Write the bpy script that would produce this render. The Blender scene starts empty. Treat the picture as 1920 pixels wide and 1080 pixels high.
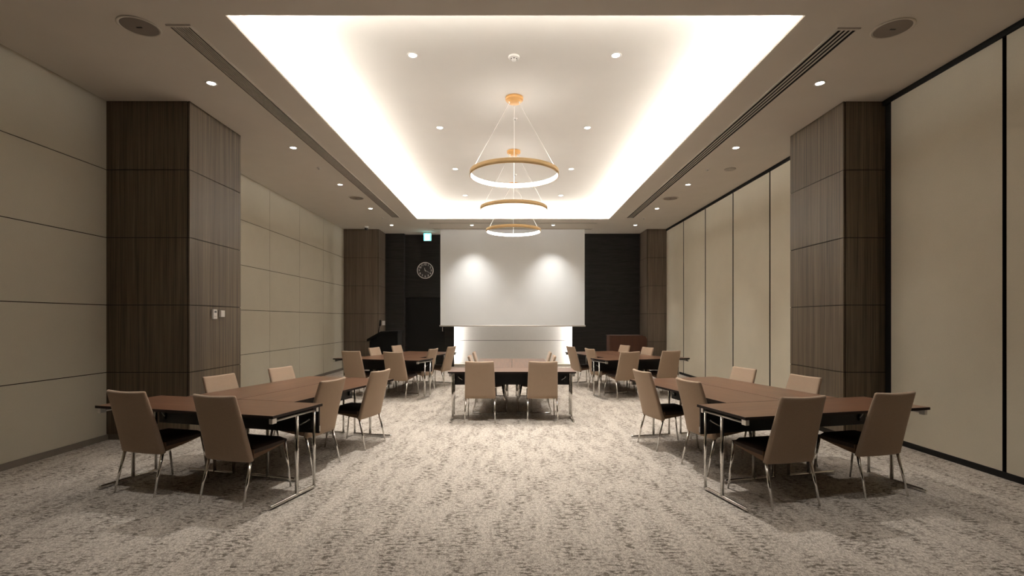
import bpy, bmesh, math, random
from mathutils import Vector, Matrix

random.seed(7)
S = bpy.context.scene
COL = S.collection
PI = math.pi

# ------------------------------------------------------------------ helpers
def rad(d): return d * PI / 180.0

def link(o, parent=None):
    COL.objects.link(o)
    if parent is not None:
        o.parent = parent
    return o

def obj(name, bm, mats, parent=None, smooth=False, loc=None, rotz=0.0):
    me = bpy.data.meshes.new(name)
    bmesh.ops.recalc_face_normals(bm, faces=bm.faces[:])
    if smooth:
        for f in bm.faces: f.smooth = True
    bm.to_mesh(me); bm.free()
    if not isinstance(mats, (list, tuple)): mats = [mats]
    for m in mats: me.materials.append(m)
    o = bpy.data.objects.new(name, me)
    if loc is not None: o.location = loc
    o.rotation_euler = (0, 0, rotz)
    return link(o, parent)

def tag(o, label, cat, group=None, kind=None):
    o['label'] = label; o['category'] = cat
    if group: o['group'] = group
    if kind: o['kind'] = kind
    return o

def structure(o, label=None):
    o['kind'] = 'structure'
    if label: o['label'] = label
    return o

def empty(name, loc, rotz=0.0):
    o = bpy.data.objects.new(name, None)
    o.location = loc; o.rotation_euler = (0, 0, rotz)
    o.empty_display_size = 0.1
    return link(o)

def copy_tree(o, parent=None):
    c = o.copy(); COL.objects.link(c)
    if parent is not None: c.parent = parent
    for ch in list(o.children):
        copy_tree(ch, c)
    return c

def box(bm, lo, hi, bevel=0.0, mi=0):
    x0, y0, z0 = lo; x1, y1, z1 = hi
    vs = [bm.verts.new(p) for p in ((x0,y0,z0),(x1,y0,z0),(x1,y1,z0),(x0,y1,z0),(x0,y0,z1),(x1,y0,z1),(x1,y1,z1),(x0,y1,z1))]
    fs = [bm.faces.new([vs[i] for i in q]) for q in ((3,2,1,0),(4,5,6,7),(0,1,5,4),(1,2,6,5),(2,3,7,6),(3,0,4,7))]
    for f in fs: f.material_index = mi
    if bevel > 0:
        es = list({e for f in fs for e in f.edges})
        r = bmesh.ops.bevel(bm, geom=es, offset=bevel, segments=2, profile=0.5, affect='EDGES')
        for f in r['faces']: f.material_index = mi
    return vs

def box_obj(name, lo, hi, mat, parent=None, bevel=0.0, loc=None, rotz=0.0):
    bm = bmesh.new(); box(bm, lo, hi, bevel)
    return obj(name, bm, mat, parent, loc=loc, rotz=rotz)

def tube(bm, pts, radii, seg=12, cap=True, square=False):
    pts = [Vector(p) for p in pts]
    rings = []
    prev = None
    for i, p in enumerate(pts):
        if i == 0: d = pts[1] - p
        elif i == len(pts) - 1: d = p - pts[i-1]
        else: d = (pts[i+1] - p).normalized() + (p - pts[i-1]).normalized()
        d.normalize()
        a = Vector((1, 0, 0)) if abs(d.x) < 0.9 else Vector((0, 1, 0))
        if prev is not None: a = prev
        n = (a - d * a.dot(d)).normalized(); b = d.cross(n); prev = n
        r = radii[i] if isinstance(radii, (list, tuple)) else radii
        rings.append([bm.verts.new(p + (n * math.cos(2*PI*k/seg) + b * math.sin(2*PI*k/seg)) * r) for k in range(seg)])
    for r0, r1 in zip(rings, rings[1:]):
        for k in range(seg):
            f = bm.faces.new([r0[k], r0[(k+1) % seg], r1[(k+1) % seg], r1[k]]); f.smooth = True
    if cap:
        bm.faces.new(rings[0][::-1]); bm.faces.new(rings[-1])

def tube_obj(name, pts, radii, mat, parent=None, seg=12):
    bm = bmesh.new(); tube(bm, pts, radii, seg)
    return obj(name, bm, mat, parent)

def lathe(bm, prof, seg=48, centre=(0, 0, 0), mi=0, smooth=True, close=False):
    """prof: list of (r, z) points"""
    cx, cy, cz = centre
    rings = []
    for r, z in prof:
        if r < 1e-6:
            rings.append([bm.verts.new((cx, cy, cz + z))])
        else:
            rings.append([bm.verts.new((cx + r*math.cos(2*PI*k/seg), cy + r*math.sin(2*PI*k/seg), cz + z)) for k in range(seg)])
    pairs = list(zip(rings, rings[1:]))
    if close: pairs.append((rings[-1], rings[0]))
    for a, b in pairs:
        for k in range(seg):
            k2 = (k+1) % seg
            if len(a) == 1 and len(b) == 1: continue
            if len(a) == 1: f = bm.faces.new([a[0], b[k], b[k2]])
            elif len(b) == 1: f = bm.faces.new([a[k], a[k2], b[0]])
            else: f = bm.faces.new([a[k], a[k2], b[k2], b[k]])
            f.smooth = smooth; f.material_index = mi

def lathe_obj(name, prof, mat, parent=None, seg=48, loc=None, smooth=True, close=False):
    bm = bmesh.new(); lathe(bm, prof, seg, smooth=smooth, close=close)
    return obj(name, bm, mat, parent, loc=loc)

def grooved_sheet(bm, ulist, vlist, to3d, u0, u1, v0, v1, w, d, mi_groove=1):
    """connected sheet with recessed joint lines; to3d(u, v, depth)"""
    def axis(a0, a1, gs):
        out = [(a0, 0)]
        for g in sorted(gs):
            if g - w <= a0 or g + w >= a1: continue
            out += [(g-w/2-.0006, 0), (g-w/2, 1), (g+w/2, 1), (g+w/2+.0006, 0)]
        out.append((a1, 0)); return out
    U, V = axis(u0, u1, ulist), axis(v0, v1, vlist)
    g = [[bm.verts.new(to3d(u, v, d if (fu or fv) else 0)) for v, fv in V] for u, fu in U]
    for i in range(len(U)-1):
        for j in range(len(V)-1):
            f = bm.faces.new([g[i][j], g[i+1][j], g[i+1][j+1], g[i][j+1]])
            deep = (U[i][1] and U[i+1][1]) or (V[j][1] and V[j+1][1])
            f.material_index = mi_groove if deep else 0

# ------------------------------------------------------------------ materials
def new_mat(name):
    m = bpy.data.materials.new(name); m.use_nodes = True
    nt = m.node_tree
    return m, nt, nt.nodes['Principled BSDF']

def node(nt, typ, **kw):
    n = nt.nodes.new(typ)
    for k, v in kw.items(): setattr(n, k, v)
    return n

def coords(nt, scale):
    tc = node(nt, 'ShaderNodeTexCoord'); mp = node(nt, 'ShaderNodeMapping')
    mp.inputs['Scale'].default_value = scale
    nt.links.new(tc.outputs['Object'], mp.inputs['Vector'])
    return mp.outputs['Vector']

def noise(nt, vec, scale=1.0, detail=3.0, rough=0.5):
    n = node(nt, 'ShaderNodeTexNoise')
    n.inputs['Scale'].default_value = scale; n.inputs['Detail'].default_value = detail
    n.inputs['Roughness'].default_value = rough
    nt.links.new(vec, n.inputs['Vector']); return n.outputs['Fac']

def ramp(nt, fac, stops):
    r = node(nt, 'ShaderNodeValToRGB')
    el = r.color_ramp.elements
    while len(el) > 1: el.remove(el[0])
    el[0].position, el[0].color = stops[0][0], (*stops[0][1], 1)
    for p, c in stops[1:]:
        e = el.new(p); e.color = (*c, 1)
    nt.links.new(fac, r.inputs['Fac']); return r.outputs['Color']

def mixc(nt, fac, a, b, mode='MIX'):
    m = node(nt, 'ShaderNodeMix', data_type='RGBA', blend_type=mode)
    for sock, v in ((m.inputs['Factor'], fac), (m.inputs[6], a), (m.inputs[7], b)):
        if hasattr(v, 'links') or hasattr(v, 'is_linked'): nt.links.new(v, sock)
        elif isinstance(v, (int, float)): sock.default_value = v
        else: sock.default_value = (*v, 1)
    return m.outputs[2]

def math_n(nt, op, a, b=0.0):
    m = node(nt, 'ShaderNodeMath', operation=op)
    for s, v in ((m.inputs[0], a), (m.inputs[1], b)):
        if isinstance(v, (int, float)): s.default_value = v
        else: nt.links.new(v, s)
    return m.outputs[0]

def bump(nt, bsdf, fac, strength, dist=0.002):
    b = node(nt, 'ShaderNodeBump')
    b.inputs['Strength'].default_value = strength; b.inputs['Distance'].default_value = dist
    nt.links.new(fac, b.inputs['Height']); nt.links.new(b.outputs['Normal'], bsdf.inputs['Normal'])

def plain(name, col, rough=0.5, metal=0.0, var=0.06, vscale=14.0, spec=0.5):
    m, nt, b = new_mat(name)
    f = noise(nt, coords(nt, (1, 1, 1)), vscale, 3)
    lo = tuple(c*(1-var) for c in col); hi = tuple(min(1, c*(1+var)) for c in col)
    nt.links.new(ramp(nt, f, [(.3, lo), (.7, hi)]), b.inputs['Base Color'])
    b.inputs['Roughness'].default_value = rough; b.inputs['Metallic'].default_value = metal
    b.inputs['Specular IOR Level'].default_value = spec
    return m

def glow(name, col, strength):
    m, nt, b = new_mat(name)
    b.inputs['Base Color'].default_value = (.8, .8, .8, 1)
    b.inputs['Emission Color'].default_value = (*col, 1)
    b.inputs['Emission Strength'].default_value = strength
    return m

def veneer(name, lo, hi, scale, rough=0.45, spec=0.4):
    m, nt, b = new_mat(name)
    f1 = noise(nt, coords(nt, scale), 1.0, 4, .6)
    f2 = noise(nt, coords(nt, tuple(s*.22 for s in scale)), 1.0, 2, .5)
    f = math_n(nt, 'ADD', math_n(nt, 'MULTIPLY', f1, .65), math_n(nt, 'MULTIPLY', f2, .35))
    nt.links.new(ramp(nt, f, [(.34, lo), (.5, tuple((a+c)/2 for a, c in zip(lo, hi))), (.66, hi)]), b.inputs['Base Color'])
    b.inputs['Roughness'].default_value = rough; b.inputs['Specular IOR Level'].default_value = spec
    bump(nt, b, f1, .08, .001)
    return m

def fabric(name, col, scale=420.0, var=.18, rough=.92, strength=.25, spec=.15):
    m, nt, b = new_mat(name)
    f = noise(nt, coords(nt, (1, 1, 1)), scale, 2, .6)
    g = noise(nt, coords(nt, (1, 1, 1)), 3.0, 2)
    c = ramp(nt, f, [(.3, tuple(x*(1-var) for x in col)), (.7, tuple(min(1, x*(1+var)) for x in col))])
    c = mixc(nt, .10, c, ramp(nt, g, [(.3, tuple(x*.8 for x in col)), (.7, tuple(min(1, x*1.2) for x in col))]))
    nt.links.new(c, b.inputs['Base Color'])
    b.inputs['Roughness'].default_value = rough; b.inputs['Specular IOR Level'].default_value = spec
    bump(nt, b, f, strength, .001)
    return m

def carpet_mat():
    m, nt, b = new_mat('carpet')
    pile = noise(nt, coords(nt, (110, 75, 1)), 1.0, 3, .8)
    grit = noise(nt, coords(nt, (38, 30, 1)), 1.0, 4, .8)
    blot = noise(nt, coords(nt, (9, 5.0, 1)), 1.0, 3, .55)
    # short ridges set in rows that run down the room
    rows = noise(nt, coords(nt, (7.5, 2.0, 1)), 1.0, 3, .6)
    ridge = noise(nt, coords(nt, (18, 44, 1)), 1.0, 3, .65)
    base = ramp(nt, pile, [(.39, (.085, .070, .056)), (.5, (.44, .386, .332)), (.61, (.80, .72, .635))])
    base = mixc(nt, .48, base, ramp(nt, grit, [(.40, (.11, .090, .072)), (.5, (.45, .395, .34)), (.60, (.72, .645, .565))]))
    base = mixc(nt, .25, base, mixc(nt, blot, (.28, .24, .20), (.62, .55, .478)))
    k = math_n(nt, 'MULTIPLY', ramp_val(nt, rows, .40, .60), ramp_val(nt, ridge, .49, .58))
    k = math_n(nt, 'MULTIPLY', k, .85)
    col = mixc(nt, k, base, (.105, .085, .067))
    nt.links.new(col, b.inputs['Base Color'])
    b.inputs['Roughness'].default_value = 1.0; b.inputs['Specular IOR Level'].default_value = .05
    h = math_n(nt, 'SUBTRACT', pile, math_n(nt, 'MULTIPLY', k, .8))
    bump(nt, b, h, .7, .008)
    return m

def ramp_val(nt, fac, a, c):
    r = node(nt, 'ShaderNodeMapRange'); r.interpolation_type = 'SMOOTHSTEP'
    r.inputs['From Min'].default_value = a; r.inputs['From Max'].default_value = c
    nt.links.new(fac, r.inputs['Value']); return r.outputs['Result']

M = {}
M['carpet'] = carpet_mat()
M['paint'] = plain('ceiling_paint', (.66, .615, .55), .9, var=.015, vscale=3, spec=.1)
M['coffer'] = plain('coffer_paint', (.72, .685, .635), .9, var=.01, vscale=3, spec=.1)
M['wallcloth'] = fabric('khaki_wall_cloth', (.50, .462, .375), 260, .07, strength=.08)
M['panelcloth'] = fabric('khaki_partition_cloth', (.60, .55, .445), 260, .07, strength=.08)
M['joint'] = plain('dark_joint', (.02, .016, .012), .9, spec=.1)
M['column'] = veneer('grey_brown_veneer', (.028, .020, .0125), (.148, .109, .068), (105, 105, 1.1), .48, .32)
M['pilaster'] = veneer('brown_veneer', (.065, .047, .033), (.155, .116, .082), (60, 60, 1.1), .45, .4)
M['darkwall'] = veneer('charcoal_wallpaper', (.015, .0138, .0125), (.031, .0285, .026), (3, 3, 60), .8, .1)
M['black'] = plain('black_paint', (.0075, .007, .0065), .65, spec=.15)
M['blackmetal'] = plain('black_metal', (.012, .011, .010), .4, spec=.4)
M['lectern'] = plain('matt_black_lectern', (.0040, .0037, .0034), .75, spec=.12)
M['base_l'] = plain('taupe_skirting', (.15, .125, .098), .6)
M['niche'] = plain('white_lacquer_panel', (.56, .535, .50), .35, var=.015)
M['screen'] = plain('screen_cloth', (.90, .925, .945), .9, var=.01, vscale=2, spec=.1)
M['whiteplastic'] = plain('white_plastic', (.72, .69, .65), .4, var=.02)
M['offwhite'] = plain('off_white_metal', (.62, .57, .50), .6, var=.02)
M['grille'] = plain('grille_paint', (.42, .38, .33), .6)
M['speaker'] = fabric('perforated_speaker_mesh', (.25, .215, .185), 900, .25, .6, .2)
M['chrome'] = plain('chrome', (.80, .78, .75), .13, 1.0, var=.03)
M['satin'] = plain('satin_metal', (.62, .60, .57), .32, 1.0, var=.03)
M['gold'] = plain('satin_gold', (.93, .65, .33), .45, .2, var=.03)
M['tan'] = fabric('tan_upholstery', (.365, .268, .193), 420, .22, strength=.35)
for _n in M['tan'].node_tree.nodes:
    if _n.type == 'BSDF_PRINCIPLED':
        _n.inputs['Sheen Weight'].default_value = .35; _n.inputs['Sheen Roughness'].default_value = .35
        _n.inputs['Sheen Tint'].default_value = (1, .88, .78, 1)
M['brownseat'] = fabric('dark_brown_upholstery', (.035, .020, .013), 520, .2, .7, .2, .3)
M['seatside'] = fabric('brown_upholstery_side', (.19, .115, .072), 520, .2, .8, .2)
M['walnut'] = veneer('walnut_laminate', (.070, .032, .018), (.190, .096, .055), (1.8, 34, 34), .28, .45)
M['edge'] = plain('dark_edge_band', (.014, .0075, .005), .6, spec=.2)
M['panel'] = plain('modesty_black', (.010, .008, .0075), .5, spec=.35)
M['mahogany'] = veneer('mahogany_panel', (.040, .013, .0062), (.060, .021, .0105), (30, 30, 2), .45, .35)
M['glow_cove'] = glow('led_strip_light', (1.0, .962, .90), 225.0)
M['glow_cove_dim'] = glow('led_strip_light_dim', (1.0, .962, .90), 120.0)
M['glow_niche'] = glow('niche_led', (1.0, .97, .93), 60.0)
M['glow_can'] = glow('downlight_lens', (1.0, .95, .86), 22.0)
M['glow_ring'] = glow('ring_diffuser', (1.0, .965, .915), 17.0)
M['exit_white'] = glow('exit_panel_light', (.62, 1.0, .96), 2.2)
M['exit_green'] = glow('exit_panel_green', (.04, .85, .78), 2.6)
M['lcd'] = plain('grey_display', (.10, .10, .095), .3)
M['dial'] = plain('clock_dial', (.012, .011, .010), .5)
M['silver'] = plain('brushed_silver', (.78, .77, .74), .45, .2)
M['gold_canopy'] = plain('deep_satin_gold', (.62, .33, .11), .45, .2, var=.03)
M['wire'] = plain('steel_cable', (.88, .85, .80), .5, 0)

# ------------------------------------------------------------------ camera
F = 940.0; EYE = 1.44
cam_d = bpy.data.cameras.new('camera'); cam = bpy.data.objects.new('camera', cam_d)
COL.objects.link(cam); S.camera = cam
cam.location = (0, 0, EYE); cam.rotation_euler = (PI/2, 0, 0)
cam_d.sensor_width = 36.0; cam_d.lens = 36.0 * F / 1920.0
cam_d.shift_y = 60.0 / 1920.0
cam_d.clip_start = .05; cam_d.clip_end = 100

# ------------------------------------------------------------------ room
XL, XR = -4.87, 4.47          # side walls
YB, YN = 15.29, -2.5          # rear wall, wall behind the camera
HC = 4.07                     # ceiling
HU = 4.37                     # raised ceiling in the coffer
CX0, CX1, CY0, CY1 = -2.475, 2.535, 4.33, 13.08

# floor
bm = bmesh.new()
vs = [bm.verts.new(p) for p in ((XL-.3, YN-.3, 0), (XR+.3, YN-.3, 0), (XR+.3, YB+.7, 0), (XL-.3, YB+.7, 0))]
bm.faces.new(vs)
structure(obj('floor', bm, M['carpet']), 'mottled beige carpet floor with dark flecks')

# ceiling: lower deck, lip, light pocket, raised deck, one connected sheet
bm = bmesh.new()
def ring(x0, x1, y0, y1, z): return [bm.verts.new(p) for p in ((x0,y0,z),(x1,y0,z),(x1,y1,z),(x0,y1,z))]
PK = .15
rs = [ring(XL-.3, XR+.3, YN-.3, YB+.7, HC), ring(CX0, CX1, CY0, CY1, HC), ring(CX0, CX1, CY0, CY1, HC+.025),
      ring(CX0-PK, CX1+PK, CY0-PK, CY1+PK, HC+.025), ring(CX0-PK, CX1+PK, CY0-PK, CY1+PK, HU)]
for n, (a, b) in enumerate(zip(rs, rs[1:])):
    for k in range(4):
        f = bm.faces.new([a[k], a[(k+1) % 4], b[(k+1) % 4], b[k]]); f.material_index = 1 if n >= 2 else 0
f = bm.faces.new(rs[-1]); f.material_index = 1
structure(obj('ceiling', bm, [M['paint'], M['coffer']]), 'taupe ceiling with a raised central tray lit from its edges')

# light strips lying in the pocket of the tray
zc = HC + .032
for nm, (x0, x1, y0, y1) in {'left side': (CX0-PK+.02, CX0-PK+.055, CY0, CY1), 'right side': (CX1+PK-.055, CX1+PK-.02, CY0, CY1),
                             'near end': (CX0, CX1, CY0-PK+.02, CY0-PK+.055), 'far end': (CX0, CX1, CY1+PK-.055, CY1+PK-.02)}.items():
    o = box_obj('led_strip', (x0, y0, zc-.004), (x1, y1, zc+.004), M['glow_cove_dim' if nm == 'near end' else 'glow_cove'])
    tag(o, 'hidden warm light strip along the %s of the raised ceiling tray' % nm, 'light strip', 'light strips around the ceiling tray')

# left wall with joint lines
bm = bmesh.new()
SEAMZ = [.81, 1.62, 2.43, 3.245]
grooved_sheet(bm, [1.56, 2.98, 4.40, 8.66, 10.08, 11.50, 12.94, 14.38], SEAMZ, lambda u, v, d: (XL - d, u, v), YN, YB+.3, 0, HC, .009, .008)
structure(obj('wall_left', bm, [M['wallcloth'], M['joint']]), 'khaki fabric panel wall on the left')

# right wall: sliding partition, dark carcass with a panel each as parts
wr = box_obj('wall_right', (XR+.03, YN, 0), (XR+.25, YB+.3, HC), M['black'])
structure(wr, 'sliding partition wall of khaki panels on the right')
edges = [-1.5, 0.05, 1.6, 3.05, 4.55, 5.93, 7.25, 8.69, 10.14, 11.59, 13.06, 14.52]
for a, c in zip(edges, edges[1:]):
    if a == 5.93: continue
    b_ = bmesh.new(); box(b_, (XR, a+.020, .062), (XR+.05, c-.020, HC-.06))
    for f in b_.faces: f.material_index = 1 if abs(f.calc_center_median().x - XR - .025) < .02 else 0
    obj('partition_panel', b_, [M['panelcloth'], M['blackmetal']], wr)
structure(box_obj('trim_1', (XR-.015, YN, HC-.058), (XR+.05, YB, HC), M['black']), 'black ceiling track above the sliding partition')
structure(box_obj('baseboard_right', (XR-.004, YN, 0), (XR+.05, YB, .058), M['black']), 'black seal at the foot of the sliding partition')
structure(box_obj('baseboard_left', (XL-.02, YN, 0), (XL+.012, 14.5, .066), M['base_l']), 'taupe skirting of the left wall')
structure(box_obj('wall_near', (XL-.3, YN-.2, 0), (XR+.3, YN, HC), M['darkwall']), 'wall behind the camera')

# veneered columns: plan outline swept up with recessed joint rings
def column(name, label, side, depth, y0, y1, mat, levels=SEAMZ):
    """side +1: stands on the left wall and juts to +x; -1: on the right wall"""
    wx = XL if side > 0 else XR
    px = wx + side*depth
    n = .012
    plan = [(wx-side*.02, y0), (px-side*.032, y0), (px-side*.032, y0+.010), (px-side*.018, y0+.010), (px-side*.018, y0), (px, y0), (px, y1-.02), (px-side*.02, y1), (wx-side*.02, y1)]
    cx, cy = wx, (y0+y1)/2
    zs = [(0.07, 0)]
    w = .009
    for g in levels:
        zs += [(g-w/2-.0006, 0), (g-w/2, 1), (g+w/2, 1), (g+w/2+.0006, 0)]
    zs.append((HC-.002, 0))
    bm = bmesh.new(); prev = None; pf = 0
    for z, f_ in zs:
        d = .007 if f_ else 0
        rg = []
        for x, y in plan:
            dy = d if y < cy else -d
            rg.append(bm.verts.new((x - side*d, y + dy, z)))
        if prev:
            for k in range(len(rg)-1):
                fc = bm.faces.new([prev[k], prev[k+1], rg[k+1], rg[k]])
                fc.material_index = 1 if (f_ and pf) or k in (2,) else 0
        prev, pf = rg, f_
    o = obj(name, bm, [mat, M['joint']])
    structure(o, label)
    b2 = bmesh.new()
    box(b2, (min(wx, px-side*.02)-0.0, y0+.012, 0), (max(wx, px-side*.02), y1-.012, .072))
    obj('plinth', b2, M['base_l'] if side > 0 else M['joint'], o)
    return o
column('column', 'square grey-brown veneered column near the camera on the left wall', 1, 1.0, 6.02, 7.17, M['column'])
column('column', 'grey-brown veneered column near the camera on the right wall', -1, .485, 6.03, 7.20, M['column'])
column('column', 'veneered pier in the far left corner', 1, 1.02, 14.50, 15.4, M['pilaster'])
column('column', 'veneered pier in the far right corner', -1, .575, 14.50, 15.4, M['pilaster'])

# rear wall: dark papered parts on both sides of a lit white niche
NX0, NX1 = -1.79, 1.845
structure(box_obj('wall_back_right', (NX1, YB, 0), (XR+.2, YB+.12, HC), M['darkwall']), 'charcoal rear wall right of the screen')
structure(box_obj('wall_back_corner', (-4.0, 15.25, 0), (-3.285, 15.75, HC), M['darkwall']), 'charcoal rear wall return in the left corner')
bm = bmesh.new()
x0, x1, yy = -3.285, NX0, 15.45
P = [(x0, 0), (-3.27, 0), (-3.27, 2.13), (-2.07, 2.13), (-2.07, 0), (x1, 0), (x1, HC), (x0, HC)]
va = [bm.verts.new((x, yy, z)) for x, z in P]; vb = [bm.verts.new((x, yy+.10, z)) for x, z in P]
bm.faces.new(va); bm.faces.new(vb[::-1])
for k in range(len(P)):
    bm.faces.new([va[k], va[(k+1) % 8], vb[(k+1) % 8], vb[k]])
structure(obj('wall_back_left', bm, M['darkwall']), 'charcoal rear wall around the door left of the screen')
d1 = box_obj('door_1', (-3.265, yy+.035, .005), (-2.075, yy+.08, 2.125), M['black'], bevel=.003)
structure(d1, 'black door under the clock')
box_obj('door_edge_strip', (-2.10, yy+.030, .005), (-2.095, yy+.04, 2.12), M['joint'], d1)
tube_obj('door_handle', [(-2.14, yy+.04, 1.10), (-2.14, yy-.015, 1.10), (-2.14, yy-.02, 1.22)], .009, M['satin'], d1)

bm = bmesh.new()
NY = 15.74
grooved_sheet(bm, [], [.80, 2.20], lambda u, v, d: (u, NY + d, v), NX0-.16, NX1+.16, .085, HC, .012, .01)
structure(obj('wall_niche', bm, [M['niche'], M['joint']]), 'white panelled niche lit from both sides under the screen')
structure(box_obj('baseboard_niche', (NX0-.16, NY-.25, 0), (NX1+.16, NY+.01, .08), M['offwhite']), 'pale plinth at the foot of the lit niche')
for s, x in (('left', NX0-.10), ('right', NX1+.10)):
    o = box_obj('led_strip', (x-.02, YB+.28, .12), (x+.02, YB+.31, 3.9), M['glow_niche'])
    tag(o, 'hidden upright light strip at the %s edge of the white niche' % s, 'light strip', 'light strips in the niche')
structure(box_obj('wall_niche_left', (NX0-.20, YB+.27, 0), (NX0-.16, NY+.02, HC), M['niche']), 'left cheek of the niche')
structure(box_obj('wall_niche_right', (NX1+.16, YB+.12, 0), (NX1+.20, NY+.02, HC), M['niche']), 'right cheek of the niche')

# ------------------------------------------------------------------ projection screen
t = empty('projection_screen', (.015, 14.5, HC))
tag(t, 'large white roll-down projection screen lowered in front of the rear wall', 'projection screen')
bm = bmesh.new(); box(bm, (-2.085, -.004, -2.78), (2.085, .004, 0))
obj('screen_cloth', bm, M['screen'], t)
bm = bmesh.new(); tube(bm, [(-2.11, 0, -2.80), (2.11, 0, -2.80)], .022, 12)
obj('weight_bar', bm, M['whiteplastic'], t)
box_obj('housing', (-2.30, -.10, -.012), (2.30, -.015, 0), M['paint'], t)
box_obj('slot', (-2.28, -.014, -.006), (2.28, .05, -.001), M['joint'], t)

# ------------------------------------------------------------------ chairs
def chair_proto():
    t = empty('dining_chair', (0, 0, 0))
    # backrest: tall tapering pad, slightly bowed, leaning back
    bm = bmesh.new()
    prof = []
    n_h = 12
    rings = []
    def section(z, hw, th, yc, inset=0.0, dip=0.0):
        """ring of points round a rounded bar cross-section, bowed towards the rear"""
        pts = []; r = min(.016, th/2-.001)
        hw2, t2 = hw - inset, th/2 - inset
        r = max(.003, r - inset)
        nseg = 10
        for k in range(nseg+1):                      # rear face, left to right
            x = -hw2 + r + (2*hw2 - 2*r)*k/nseg; pts.append((x, -t2))
        for a in (-60, -30, 0, 30, 60): pts.append((hw2 - r + r*math.cos(rad(a)), max(-t2+r, min(t2-r, 0)) * 0 + (t2 - r)*(1 if a > 0 else (-1 if a < 0 else 0)) + r*math.sin(rad(a))))
        for k in range(nseg+1):
            x = hw2 - r - (2*hw2 - 2*r)*k/nseg; pts.append((x, t2))
        for a in (120, 150, 180, 210, 240): pts.append((-hw2 + r + r*math.cos(rad(a)), (t2 - r)*(1 if a < 180 else (-1 if a > 180 else 0)) + r*math.sin(rad(a))))
        out = []
        for x, y in pts:
            q = (x/hw)**2
            out.append(bm.verts.new((x, yc + y - .018*(1-q), z - dip*(1-q))))
        return out
    zb, zt = .340, .856
    yb, yt = .085, -.062
    spec = []
    for i in range(n_h+1):
        s = i/n_h
        z = zb + (zt-zb)*s
        y = yb + (yt-yb)*s + .004*math.sin(PI*s)
        hw = .219 + (.2005-.219)*s
        th = .050 - .016*s
        spec.append((z, hw, th, y))
    z, hw, th, y = spec[0]; rings.append(section(z-.008, hw, th, y, .012))
    rings.append(section(z-.003, hw, th, y, .004))
    for i, (z, hw, th, y) in enumerate(spec): rings.append(section(z, hw, th, y, dip=.008*(i/n_h)**4))
    z, hw, th, y = spec[-1]
    for ang in (20, 40, 60, 78):
        rings.append(section(z + .0155*math.sin(rad(ang)), hw, th, y - .002*math.sin(rad(ang)), .0155*(1-math.cos(rad(ang))), .008))
    for a, b in zip(rings, rings[1:]):
        n = len(a)
        for k in range(n):
            f = bm.faces.new([a[k], a[(k+1) % n], b[(k+1) % n], b[k]]); f.smooth = True
    bm.faces.new(rings[0][::-1]); bm.faces.new(rings[-1])
    obj('backrest', bm, M['tan'], t)
    # seat: tapering shell with a dark cushion on top
    bm = bmesh.new()
    ys = [.10, .20, .32, .42, .468, .478]
    zl = [.350, .362, .378, .393, .402, .412]
    g = []
    for y, z in zip(ys, zl):
        hw = .216 - .012*(y-.1)/.38
        row = [bm.verts.new((x*hw, y, z)) for x in (-1, -.6, 0, .6, 1)] + [bm.verts.new((x*hw, y, .424)) for x in (1, .6, 0, -.6, -1)]
        g.append(row)
    for a, b in zip(g, g[1:]):
        for k in range(10): bm.faces.new([a[k], a[(k+1) % 10], b[(k+1) % 10], b[k]])
    bm.faces.new(g[0][::-1]); bm.faces.new(g[-1])
    obj('seat_shell', bm, M['seatside'], t)
    bm = bmesh.new()
    nx, ny = 10, 10
    top = []
    def hw_at(y): return .217 - .012*(y-.1)/.38
    for j in range(ny+1):
        y = .105 + (.481-.105)*j/ny
        row = []
        for i in range(nx+1):
            s = -1 + 2*i/nx
            e = max(abs(s), abs(-1 + 2*j/ny) if j > ny/2 else 0)
            z = .424 + .036*(1 - e**6)
            row.append(bm.verts.new((s*hw_at(y), y, z)))
        top.append(row)
    for j in range(ny):
        for i in range(nx):
            f = bm.faces.new([top[j][i], top[j][i+1], top[j+1][i+1], top[j+1][i]]); f.smooth = True
    border = [top[0][i] for i in range(nx+1)] + [top[j][nx] for j in range(1, ny+1)] + [top[ny][i] for i in range(nx-1, -1, -1)] + [top[j][0] for j in range(ny-1, 0, -1)]
    low = [bm.verts.new((v.co.x, v.co.y, .402 if v.co.y > .3 else .392)) for v in border]
    n = len(border)
    for k in range(n): bm.faces.new([border[k], border[(k+1) % n], low[(k+1) % n], low[k]])
    bm.faces.new(low)
    obj('seat', bm, M['brownseat'], t)
    for s in (-1, 1):
        for pts, rr in ((((s*.203, .085, .352), (s*.214, 0.0, 0)), (.0135, .0075)), (((s*.196, .462, .420), (s*.209, .525, 0)), (.0130, .0075))):
            tube_obj('leg', pts, list(rr), M['chrome'], t, 12)
    return t

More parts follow.
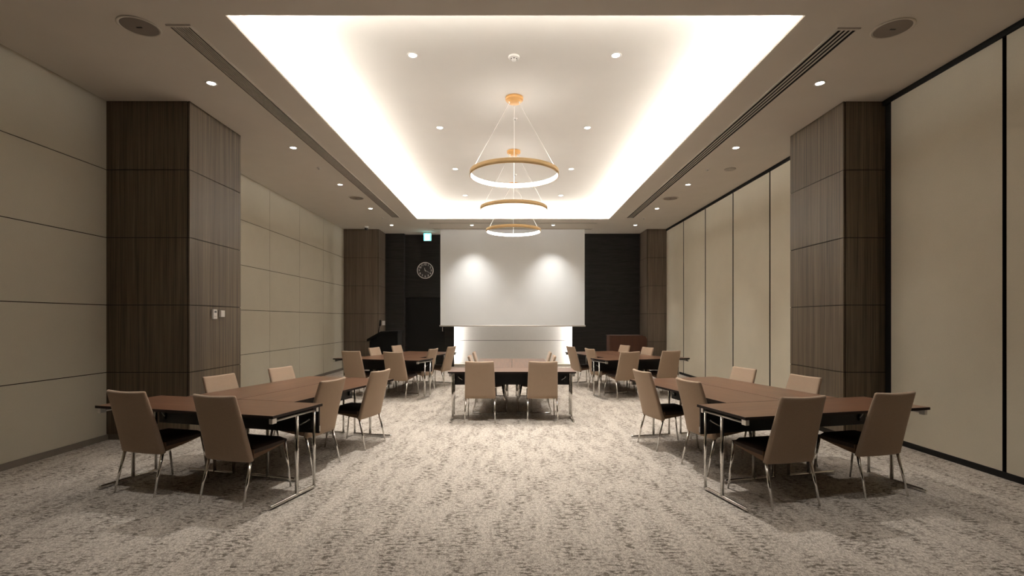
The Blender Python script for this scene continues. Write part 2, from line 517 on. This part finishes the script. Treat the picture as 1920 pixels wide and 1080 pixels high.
# ------------------------------------------------------------------ tables
TH = .715
def table_proto():
    """origin under the middle of the user's edge; x along the length, y to the far edge"""
    t = empty('folding_table', (0, 0, 0))
    bm = bmesh.new()
    L2, D = .8985, .597
    vs = box(bm, (-L2, .0015, TH-.022), (L2, D+.0015, TH), 0)
    for f in bm.faces:
        f.material_index = 0 if f.calc_center_median().z > TH-.001 else 1
    es = [e for e in bm.edges if all(v.co.z > TH-.001 for v in e.verts)]
    r = bmesh.ops.bevel(bm, geom=es, offset=.002, segments=1, affect='EDGES')
    for f in r['faces']: f.material_index = 1
    obj('tabletop', bm, [M['walnut'], M['edge']], t)
    bm = bmesh.new(); box(bm, (-.883, .566, .462), (.883, .584, TH-.0225), .002)
    mp = obj('modesty_panel', bm, M['panel'], t)
    for s in (-1, 1):
        u = s*.868
        tube_obj('foot_bar', [(u, .006, .020), (u, .03, .021), (u, .50, .021), (u, .532, .022)], [.010, .014, .014, .012], M['chrome'], t, 12)
        tube_obj('leg_post', [(u, .522, .022), (u, .522, .665)], .0125, M['chrome'], t, 14)
        tube_obj('leg_post', [(u, .305, .022), (u, .305, .668)], .0150, M['chrome'], t, 14)
        tube_obj('support_bar', [(u, .03, .668), (u, .545, .668)], .0110, M['satin'], t, 12)
        for v0, v1, h in ((.012, .062, .019), (.535, .565, .017)):
            bm = bmesh.new(); box(bm, (u-.016, v0, .668-h), (u+.016, v1, TH-.0225), .004)
            obj('end_cap', bm, M['satin'], t)
        # folding catch and release lever on the inside of the panel
        bm = bmesh.new(); box(bm, (u-s*.060-.016, .548, .50), (u-s*.060+.016, .566, .60), .004)
        obj('bracket', bm, M['blackmetal'], t)
        tube_obj('lever', [(u-s*.060, .545, .585), (u-s*.075, .520, .570), (u-s*.125, .505, .540)], [.008, .006, .005], M['satin'], t, 10)
        bm = bmesh.new(); box(bm, (s*.8835, .571, .478) if s > 0 else (-.890, .571, .478), (.890, .580, .525) if s > 0 else (-.8835, .580, .525), .001)
        obj('edge_catch', bm, M['satin'], t)
    return t

GROUPS = [  # key, x, y, angle, words that place the table group
    ('L', -2.669, 4.012, -.266, 'near left table group'),
    ('R', 2.607, 3.948, .246, 'near right table group'),
    ('C', .000, 7.015, .0, 'middle table group'),
    ('FL', -2.530, 9.215, -.298, 'far left table group'),
    ('FR', 2.540, 9.277, .324, 'far right table group'),
]
chair0, table0 = chair_proto(), table_proto()
first_c, first_t = True, True
def put(proto, first, x, y, rz):
    o = proto if first else copy_tree(proto)
    o.location = (x, y, 0); o.rotation_euler = (0, 0, rz)
    return o
for key, gx, gy, a, words in GROUPS:
    ca, sa = math.cos(a), math.sin(a)
    def W(u, v): return gx + u*ca - v*sa, gy + u*sa + v*ca
    for (u, v), da, lab in (((0, 0), 0, 'walnut folding table lying crosswise at the camera end of the %s' % words),
                            ((.602, 1.503), PI/2, 'walnut folding table forming the right half of the stem in the %s' % words),
                            ((-.602, 1.503), -PI/2, 'walnut folding table forming the left half of the stem in the %s' % words)):
        x, y = W(u, v)
        o = put(table0, first_t, x, y, a+da); first_t = False
        tag(o, lab, 'table', 'folding tables set in T shapes')
    seats = [((-.45, .0), 0, 'tan chair left of the two turning their backs to the camera, %s'),
             ((.43, .0), 0, 'tan chair right of the two turning their backs to the camera, %s'),
             ((.604, 1.06), PI/2, 'tan chair on the right side of the %s, nearer of two'),
             ((.604, 1.96), PI/2, 'tan chair on the right side of the %s, farther of two'),
             ((-.604, 1.06), -PI/2, 'tan chair on the left side of the %s, nearer of two'),
             ((-.604, 1.96), -PI/2, 'tan chair on the left side of the %s, farther of two')]
    for (u, v), da, lab in seats:
        x, y = W(u - .012*math.sin(da)*-1, v - .012*math.cos(da))
        o = put(chair0, first_c, x, y, a+da + random.uniform(-.015, .015)); first_c = False
        tag(o, lab % words, 'chair', 'tan chairs around the tables')

# ------------------------------------------------------------------ ceiling fittings
ORD5 = ['over the near edge of the picture', 'nearest the camera in view', 'second in view from the camera', 'third in view from the camera', 'fourth in view from the camera', 'farthest from the camera']
ORD4 = ['nearest the camera', 'second from the camera', 'third from the camera', 'farthest from the camera']

def downlight_proto():
    t = empty('downlight', (0, 0, 0))
    bm = bmesh.new()
    lathe(bm, [(.061, .0), (.063, -.004), (.058, -.006), (.045, -.003), (.042, -.0005)], 40)
    obj('trim_ring', bm, M['whiteplastic'], t)
    bm = bmesh.new(); lathe(bm, [(0, -.0022), (.0415, -.0016)], 40)
    obj('lens', bm, M['glow_can'], t)
    return t
dl0 = downlight_proto(); dl_first = True
def spot(x, y, z, energy, size, blend=.55, col=(1.0, .968, .915), rot=(0, 0, 0)):
    l = bpy.data.lights.new('downlight_beam', 'SPOT')
    l.energy = energy; l.spot_size = rad(size); l.spot_blend = blend; l.color = col; l.shadow_soft_size = .045
    o = bpy.data.objects.new('downlight_beam', l); o.location = (x, y, z); o.rotation_euler = rot
    COL.objects.link(o); return o
def downlight(x, y, z, label, group, energy, size=60, blend=.9):
    global dl_first
    o = dl0 if dl_first else copy_tree(dl0)
    dl_first = False
    o.location = (x, y, z)
    tag(o, label, 'downlight', group)
    spot(x, y, z-.012, energy, size, blend)

E_SIDE, E_TRAY, E_SCREEN = 190.0, 330.0, 185.0
for i, y in enumerate((3.485, 5.57, 7.655, 9.74, 11.83, 13.90)):
    E_SIDE = (120.0, 80.0, 185.0, 175.0, 170.0, 170.0)[i]
    downlight(-3.34, y, HC, 'round recessed downlight in the left ceiling margin, %s' % ORD5[i], 'downlights in the left ceiling margin', E_SIDE)
    downlight(3.42, y, HC, 'round recessed downlight in the right ceiling margin, %s' % ORD5[i], 'downlights in the right ceiling margin', E_SIDE)
for i, y in enumerate((5.55, 7.64, 9.73, 11.80)):
    downlight(-1.10, y, HU, 'round recessed downlight left of the ring pendants in the raised tray, %s' % ORD4[i], 'downlights in the raised tray', E_TRAY*(1.22, 1.0, .62, .55)[i], 84, .8)
    downlight(1.15, y, HU, 'round recessed downlight right of the ring pendants in the raised tray, %s' % ORD4[i], 'downlights in the raised tray', E_TRAY*(1.22, 1.0, .62, .55)[i], 84, .8)
downlight(-1.11, 13.90, HC, 'round recessed downlight just in front of the projection screen, left one', 'downlights in front of the screen', E_SCREEN, 88, 1.0)
downlight(1.14, 13.90, HC, 'round recessed downlight just in front of the projection screen, right one', 'downlights in front of the screen', E_SCREEN, 88, 1.0)

for x, w in ((-1.10, 'left'), (1.15, 'right')):  # added pair out of view, fill light for the near floor
    downlight(x, 2.75, HC, 'added unseen downlight above the camera in front of the raised tray, %s one' % w, 'added fill downlights above the camera', 90.0, 84, .9)

# ring pendants
def pendant_proto():
    R, h, zb = .585, .062, 3.330 - HU
    t = empty('ring_pendant', (0, 0, 0))
    bm = bmesh.new()
    lathe(bm, [(R, zb), (R, zb+h), (R-.0062, zb+h), (R-.0062, zb+.003), (R-.013, zb+.003), (R-.013, zb)], 96, close=True)
    obj('gold_band', bm, M['gold'], t)
    bm = bmesh.new()
    lathe(bm, [(R-.0065, zb+.004), (R-.0065, zb+h-.001), (R-.013, zb+h-.001), (R-.013, zb+.004)], 96, close=True)
    obj('light_diffuser', bm, M['glow_ring'], t)
    bm = bmesh.new()
    lathe(bm, [(0, -.001), (.115, -.001), (.117, -.006), (.117, -.034), (.112, -.042), (.090, -.044), (.088, -.066), (.080, -.074), (0, -.076)], 48)
    cn = obj('canopy', bm, M['gold_canopy'], t)
    for d in (90, 210, 330):
        c, s = math.cos(rad(d)), math.sin(rad(d))
        tube_obj('cable_gland', [(.075*c, .075*s, -.070), (.078*c, .078*s, -.098)], [.010, .006], M['silver'], cn, 10)
        tube_obj('cable', [(.078*c, .078*s, -.096), ((R-.01)*c, (R-.01)*s, zb+h-.002)], .0036, M['wire'], t, 6)
    return t
pd0 = pendant_proto()
for i, (y, w) in enumerate(((6.60, 'nearest the camera and largest in view'), (8.69, 'middle one of three in a row'), (10.77, 'farthest, in front of the screen'))):
    o = pd0 if i == 0 else copy_tree(pd0)
    o.location = (.030, y, HU)
    tag(o, 'gold ring pendant lamp on thin cables, ' + w, 'pendant lamp', 'ring pendants in the raised tray')

# round ceiling speakers
def speaker_proto():
    t = empty('ceiling_speaker', (0, 0, 0))
    bm = bmesh.new(); lathe(bm, [(.168, 0), (.169, -.006), (.162, -.010), (.146, -.007), (.144, -.001)], 56)
    obj('bezel', bm, M['offwhite'], t)
    bm = bmesh.new(); lathe(bm, [(0, -.010), (.08, -.009), (.145, -.005)], 56)
    obj('grille', bm, M['speaker'], t)
    box_obj('badge', (-.024, -.007, -.0125), (.024, .007, -.0095), M['blackmetal'], t)
    return t
sp0 = speaker_proto()
for i, (x, y, w) in enumerate(((-3.338, 4.49, 'near the camera in the left ceiling margin'), (3.433, 4.52, 'near the camera in the right ceiling margin'),
                               (-3.355, 10.80, 'far down the left ceiling margin'), (3.425, 10.84, 'far down the right ceiling margin'))):
    o = sp0 if i == 0 else copy_tree(sp0)
    o.location = (x, y, HC); tag(o, 'round grey ceiling speaker ' + w, 'ceiling speaker', 'round ceiling speakers')

# long linear air diffusers
def diffuser(name, label, x0, x1, y0, y1, slats, slot_mat, bar_mat, frame_mat, cross=False, gap=None):
    t = empty(name, ((x0+x1)/2, (y0+y1)/2, HC)); tag(t, label, 'air vent')
    hx, hy = (x1-x0)/2, (y1-y0)/2
    fr = .022
    box_obj('slot_backing', (-hx+fr, -hy+.02, -.0035), (hx-fr, hy-.02, -.0015), slot_mat, t)
    for s in (-1, 1):
        box_obj('frame_rail', (min(s*hx, s*(hx-fr)), -hy, -.009), (max(s*hx, s*(hx-fr)), hy, -.001), frame_mat, t)
        box_obj('end_cap', (-hx+fr, min(s*hy, s*(hy-.02)), -.009), (hx-fr, max(s*hy, s*(hy-.02)), -.001), frame_mat, t)
        box_obj('end_joint', (-hx, min(s*(hy+.001), s*(hy+.012)), -.006), (hx, max(s*(hy+.001), s*(hy+.012)), -.001), M['grille'], t)
    n = slats
    inner = 2*(hx-fr)
    pitch = inner/(n+1)
    for k in range(n):
        x = -hx + fr + pitch*(k+1)
        wdt = pitch*(.24 if gap is None else gap)
        box_obj('slat', (x-wdt, -hy+.02, -.009), (x+wdt, hy-.02, -.002), bar_mat, t)
    return t
diffuser('air_grille', 'long fine-slatted air grille in the left ceiling margin', -3.085, -2.865, 4.47, 12.85, 7, M['joint'], M['grille'], M['paint'], gap=.30)
diffuser('slot_diffuser', 'long black four-slot air diffuser in the right ceiling margin', 2.930, 3.140, 4.52, 12.92, 3, M['black'], M['offwhite'], M['paint'], gap=.18)
t = empty('slot_diffuser', (.035, 13.60, HC)); tag(t, 'single dark air slot across the ceiling in front of the screen', 'air vent')
box_obj('slot_backing', (-2.27, -.05, -.0035), (2.27, .05, -.001), M['grille'], t)
for s in (-1, 1): box_obj('frame_rail', (-2.28, min(s*.05, s*.07), -.007), (2.28, max(s*.05, s*.07), -.001), M['paint'], t)

# sprinklers, smoke detector, blank disc, dome camera
def sprinkler_proto():
    t = empty('ceiling_sprinkler', (0, 0, 0))
    lathe_obj('escutcheon', [(.036, 0), (.036, -.004), (.016, -.010), (.012, -.010)], M['whiteplastic'], t, 28)
    lathe_obj('nozzle', [(.010, -.004), (.010, -.026), (.017, -.028), (.017, -.032), (0, -.032)], M['satin'], t, 20)
    return t
sk0 = sprinkler_proto()
for i, (x, y, z, w) in enumerate(((-3.34, 8.67, HC, 'in the left ceiling margin, nearer one'), (-3.33, 12.88, HC, 'in the left ceiling margin, near the far wall'),
                                  (3.41, 8.74, HC, 'in the right ceiling margin, nearer one'), (3.40, 12.94, HC, 'in the right ceiling margin, near the far wall'),
                                  (.045, 7.29, HU, 'in the raised tray, just behind the nearest pendant canopy'), (.06, 10.10, HU, 'in the raised tray, behind the middle pendant'))):
    o = sk0 if i == 0 else copy_tree(sk0)
    o.location = (x, y, z); tag(o, 'small sprinkler head ' + w, 'sprinkler', 'sprinkler heads')
t = empty('smoke_detector', (.022, 5.575, HU)); tag(t, 'white round smoke detector in the raised tray near the camera', 'smoke detector')
lathe_obj('base', [(.062, 0), (.064, -.010), (.058, -.020), (.044, -.024), (0, -.025)], M['whiteplastic'], t, 40)
lathe_obj('sensor_cap', [(.034, -.024), (.034, -.030), (.026, -.046), (0, -.048)], M['whiteplastic'], t, 32)
for k in range(6):
    a = k*PI/3
    box_obj('vent_slot', (-.009, -.0355, -.036), (.009, -.0315, -.029), M['joint'], t, rotz=a)
o = lathe_obj('heat_detector', [(.095, 0), (.096, -.006), (.085, -.012), (0, -.014)], M['grille'], None, 40, loc=(3.80, 8.735, HC))
tag(o, 'small flat grey disc in the right ceiling margin beside a sprinkler', 'detector')
t = empty('ceiling_camera', (-4.09, 14.08, HC)); tag(t, 'small dome security camera on the ceiling before the far left pier', 'security camera')
lathe_obj('base', [(.062, 0), (.064, -.020), (.058, -.045), (.050, -.048), (0, -.048)], M['whiteplastic'], t, 32)
lathe_obj('dome', [(.050, -.046), (.050, -.064), (.042, -.090), (.026, -.105), (0, -.110)], M['blackmetal'], t, 32)

# ------------------------------------------------------------------ exit sign and clock
t = empty('exit_sign', (-2.54, 15.05, HC)); tag(t, 'small lit green emergency exit sign hanging from the ceiling above the clock', 'exit sign')
tube_obj('hanger', [(0, .02, 0), (0, .02, -.03)], .012, M['whiteplastic'], t)
bm = bmesh.new(); box(bm, (-.115, .0, -.255), (.115, .05, -.025), .004); obj('case', bm, M['whiteplastic'], t)
box_obj('lit_face', (-.108, -.004, -.248), (.108, .0, -.032), M['exit_white'], t)
def fig(parts, name, parent):
    bm = bmesh.new()
    for pts, r in parts: tube(bm, pts, r, 8)
    return obj(name, bm, M['exit_green'], parent)
bm = bmesh.new()       # green door-shaped border, open round the running figure
for lo, hi in (((-.108, -.0062, -.248), (-.070, -.0042, -.032)), ((.070, -.0062, -.248), (.108, -.0042, -.032)), ((-.0699, -.0062, -.060), (.0699, -.0042, -.032)), ((-.0699, -.0062, -.248), (.0699, -.0042, -.236))):
    box(bm, lo, hi)
obj('green_border', bm, M['exit_green'], t)
y_ = -.006
bm = bmesh.new()
def blob(cx, cz, r):
    vs = [bm.verts.new((cx + r*math.cos(2*PI*k/16), y_, cz + r*math.sin(2*PI*k/16))) for k in range(16)]
    wv = [bm.verts.new((v.co.x, y_+.002, v.co.z)) for v in vs]
    bm.faces.new(vs); bm.faces.new(wv[::-1])
    for k in range(16): bm.faces.new([vs[k], vs[(k+1) % 16], wv[(k+1) % 16], wv[k]])
def limb(p, q, w):
    d = Vector((q[0]-p[0], q[1]-p[1])).normalized(); n = Vector((-d.y, d.x))*w
    c = [(p[0]+n.x, p[1]+n.y), (q[0]+n.x, q[1]+n.y), (q[0]-n.x, q[1]-n.y), (p[0]-n.x, p[1]-n.y)]
    vs = [bm.verts.new((x, y_, z)) for x, z in c]; wv = [bm.verts.new((x, y_+.002, z)) for x, z in c]
    bm.faces.new(vs); bm.faces.new(wv[::-1])
    for k in range(4): bm.faces.new([vs[k], vs[(k+1) % 4], wv[(k+1) % 4], wv[k]])
blob(.022, -.080, .014)
limb((.012, -.096), (-.008, -.150), .013)
limb((.010, -.102), (.042, -.120), .006); limb((.010, -.102), (-.030, -.108), .006); limb((-.030, -.108), (-.042, -.132), .006)
limb((-.004, -.148), (.026, -.172), .008); limb((.026, -.172), (.030, -.212), .008)
limb((-.010, -.148), (-.026, -.190), .008); limb((-.026, -.190), (-.058, -.196), .008)
obj('running_figure', bm, M['exit_green'], t)

t = empty('wall_clock', (-2.67, 15.45, 2.965)); tag(t, 'round black wall clock with silver rim and pale numerals above the door', 'clock')
def face_on(bm_fn): pass
def disc_y(bm, prof, seg=56):
    """lathe about the y axis: prof of (r, y)"""
    rings = []
    for r, y in prof:
        rings.append([bm.verts.new((0, y, 0))] if r < 1e-6 else [bm.verts.new((r*math.cos(2*PI*k/seg), y, r*math.sin(2*PI*k/seg))) for k in range(seg)])
    for a, b in zip(rings, rings[1:]):
        for k in range(seg):
            k2 = (k+1) % seg
            if len(a) == 1: f = bm.faces.new([a[0], b[k], b[k2]])
            elif len(b) == 1: f = bm.faces.new([a[k], a[k2], b[0]])
            else: f = bm.faces.new([a[k], a[k2], b[k2], b[k]])
            f.smooth = True
bm = bmesh.new(); disc_y(bm, [(.252, -.001), (.254, -.030), (.246, -.040), (.234, -.036), (.232, -.020)]); obj('rim', bm, M['silver'], t)
bm = bmesh.new(); disc_y(bm, [(0, -.020), (.232, -.020)]); obj('dial', bm, M['dial'], t)
def text_mesh(txt, size):
    cu = bpy.data.curves.new('numeral', 'FONT'); cu.body = txt; cu.size = size; cu.align_x = 'CENTER'; cu.align_y = 'CENTER'; cu.extrude = .001
    cu.offset = .0020
    ob = bpy.data.objects.new('numeral_source', cu); COL.objects.link(ob)
    dg = bpy.context.evaluated_depsgraph_get(); dg.update()
    me = bpy.data.meshes.new_from_object(ob.evaluated_get(dg))
    bpy.data.objects.remove(ob); bpy.data.curves.remove(cu)
    return me
for h in range(1, 13):
    a = rad(90 - 30*h)
    me = text_mesh(str(h), .080); me.name = 'numeral'
    me.materials.clear(); me.materials.append(M['silver'])
    o = bpy.data.objects.new('numeral', me); o.location = (.183*math.cos(a), -.0225, .183*math.sin(a)); o.rotation_euler = (PI/2, 0, 0)
    link(o, t)
def hand(name, deg, ln, w):
    a = rad(90-deg); d = Vector((math.cos(a), 0, math.sin(a))); n = Vector((-math.sin(a), 0, math.cos(a)))
    bm = bmesh.new()
    pts = [d*-.03+n*w, d*-.03-n*w, d*ln-n*w*.6, d*ln+n*w*.6]
    va = [bm.verts.new(p + Vector((0, -.028, 0))) for p in pts]; vb = [bm.verts.new(p + Vector((0, -.025, 0))) for p in pts]
    bm.faces.new(va); bm.faces.new(vb[::-1])
    for k in range(4): bm.faces.new([va[k], va[(k+1) % 4], vb[(k+1) % 4], vb[k]])
    obj(name, bm, M['silver'], t)
hand('hour_hand', 342, .088, .0075); hand('minute_hand', 119, .150, .0055)

# ------------------------------------------------------------------ wall plates
t = empty('wall_thermostat', (-3.87, 6.50, 1.515)); tag(t, 'white wall thermostat with small grey display on the near left column', 'thermostat')
bm = bmesh.new(); box(bm, (0, -.043, -.062), (.026, .043, .062), .004); obj('housing', bm, M['whiteplastic'], t)
box_obj('display', (.0255, -.022, .018), (.0275, .024, .044), M['lcd'], t)
for k in range(2): box_obj('button', (.0255, -.020+.026*k, -.034), (.029, -.004+.026*k, -.022), M['offwhite'], t)
t = empty('wall_control', (-3.87, 6.66, 1.523)); tag(t, 'plain white square control box beside the thermostat on the column', 'wall switch')
bm = bmesh.new(); box(bm, (0, -.047, -.043), (.030, .047, .043), .004); obj('housing', bm, M['whiteplastic'], t)
box_obj('cover_plate', (.0295, -.040, -.036), (.032, .040, .036), M['whiteplastic'], t)
t = empty('wall_switch', (-3.85, 15.02, 1.35)); tag(t, 'white switch plate on the side of the far left pier above the lectern', 'wall switch')
bm = bmesh.new(); box(bm, (0, -.16, -.065), (.012, .16, .065), .003); obj('plate', bm, M['whiteplastic'], t)
box_obj('rocker', (.011, -.06, -.03), (.017, .06, .03), M['whiteplastic'], t)

# ------------------------------------------------------------------ lectern and console
t = empty('lectern', (-3.46, 13.75, 0)); tag(t, 'black lectern with sloping top and gooseneck microphone in the far left corner', 'lectern')
def prism_xz(name, prof, y0, y1, mat, parent, bevel=.006):
    bm = bmesh.new()
    va = [bm.verts.new((x, y0, z)) for x, z in prof]; vb = [bm.verts.new((x, y1, z)) for x, z in prof]
    bm.faces.new(va); bm.faces.new(vb[::-1]); n = len(prof)
    for k in range(n): bm.faces.new([va[k], va[(k+1) % n], vb[(k+1) % n], vb[k]])
    if bevel: bmesh.ops.bevel(bm, geom=bm.edges[:], offset=bevel, segments=1, affect='EDGES')
    return obj(name, bm, mat, parent)
prism_xz('body', [(-.375, .06), (.385, .06), (.385, 1.10), (-.02, 1.10), (-.375, .86)], -.26, .26, M['lectern'], t)
prism_xz('plinth', [(-.40, 0), (.40, 0), (.40, .07), (-.40, .07)], -.28, .28, M['lectern'], t)
prism_xz('sloping_top', [(-.44, .865), (-.44, .925), (-.06, 1.135), (.40, 1.150), (.40, 1.095), (-.04, 1.085)], -.30, .30, M['lectern'], t)
mic = tube_obj('gooseneck', [(-.195, -.05, 1.06), (-.185, -.05, 1.14), (-.165, -.05, 1.24), (-.150, -.05, 1.28)], [.016, .011, .010, .010], M['lectern'], t, 10)
tube_obj('microphone_head', [(-.152, -.05, 1.27), (-.148, -.05, 1.29), (-.138, -.05, 1.42), (-.136, -.05, 1.44)], [.012, .024, .024, .014], M['lectern'], mic, 14)

t = empty('podium', (3.20, 14.02, 0)); tag(t, 'reddish brown wooden podium with rounded end before the far right pier', 'podium')
def rounded(x0, x1, z0, z1, r):
    p = [(x0, z0), (x1, z0)]
    for k in range(7):
        a = rad(90*k/6); p.append((x1 - r + r*math.cos(a), z1 - r + r*math.sin(a)))
    p.append((x0, z1)); return p
prism_xz('body', rounded(-.515, .515, .05, 1.005, .10), -.22, .22, M['mahogany'], t, .004)
prism_xz('top_board', [(-.53, 1.006), (.40, 1.006), (.40, 1.020), (-.53, 1.020)], -.235, .235, M['mahogany'], t, .003)
prism_xz('plinth', [(-.49, 0), (.49, 0), (.49, .052), (-.49, .052)], -.20, .20, M['blackmetal'], t, .003)

# ------------------------------------------------------------------ world and view
w = bpy.data.worlds.new('world'); S.world = w; w.use_nodes = True
w.node_tree.nodes['Background'].inputs['Color'].default_value = (0, 0, 0, 1)
w.node_tree.nodes['Background'].inputs['Strength'].default_value = 0.0
S.view_settings.view_transform = 'Standard'; S.view_settings.look = 'None'
S.view_settings.gamma = 1.0; S.view_settings.exposure = 0.38; S.view_settings.use_curve_mapping = False
S.cycles.use_denoising = True
S.cycles.max_bounces = 10; S.cycles.diffuse_bounces = 6; S.cycles.glossy_bounces = 4
S.cycles.caustics_reflective = False; S.cycles.caustics_refractive = False
S.cycles.sample_clamp_indirect = 6.0
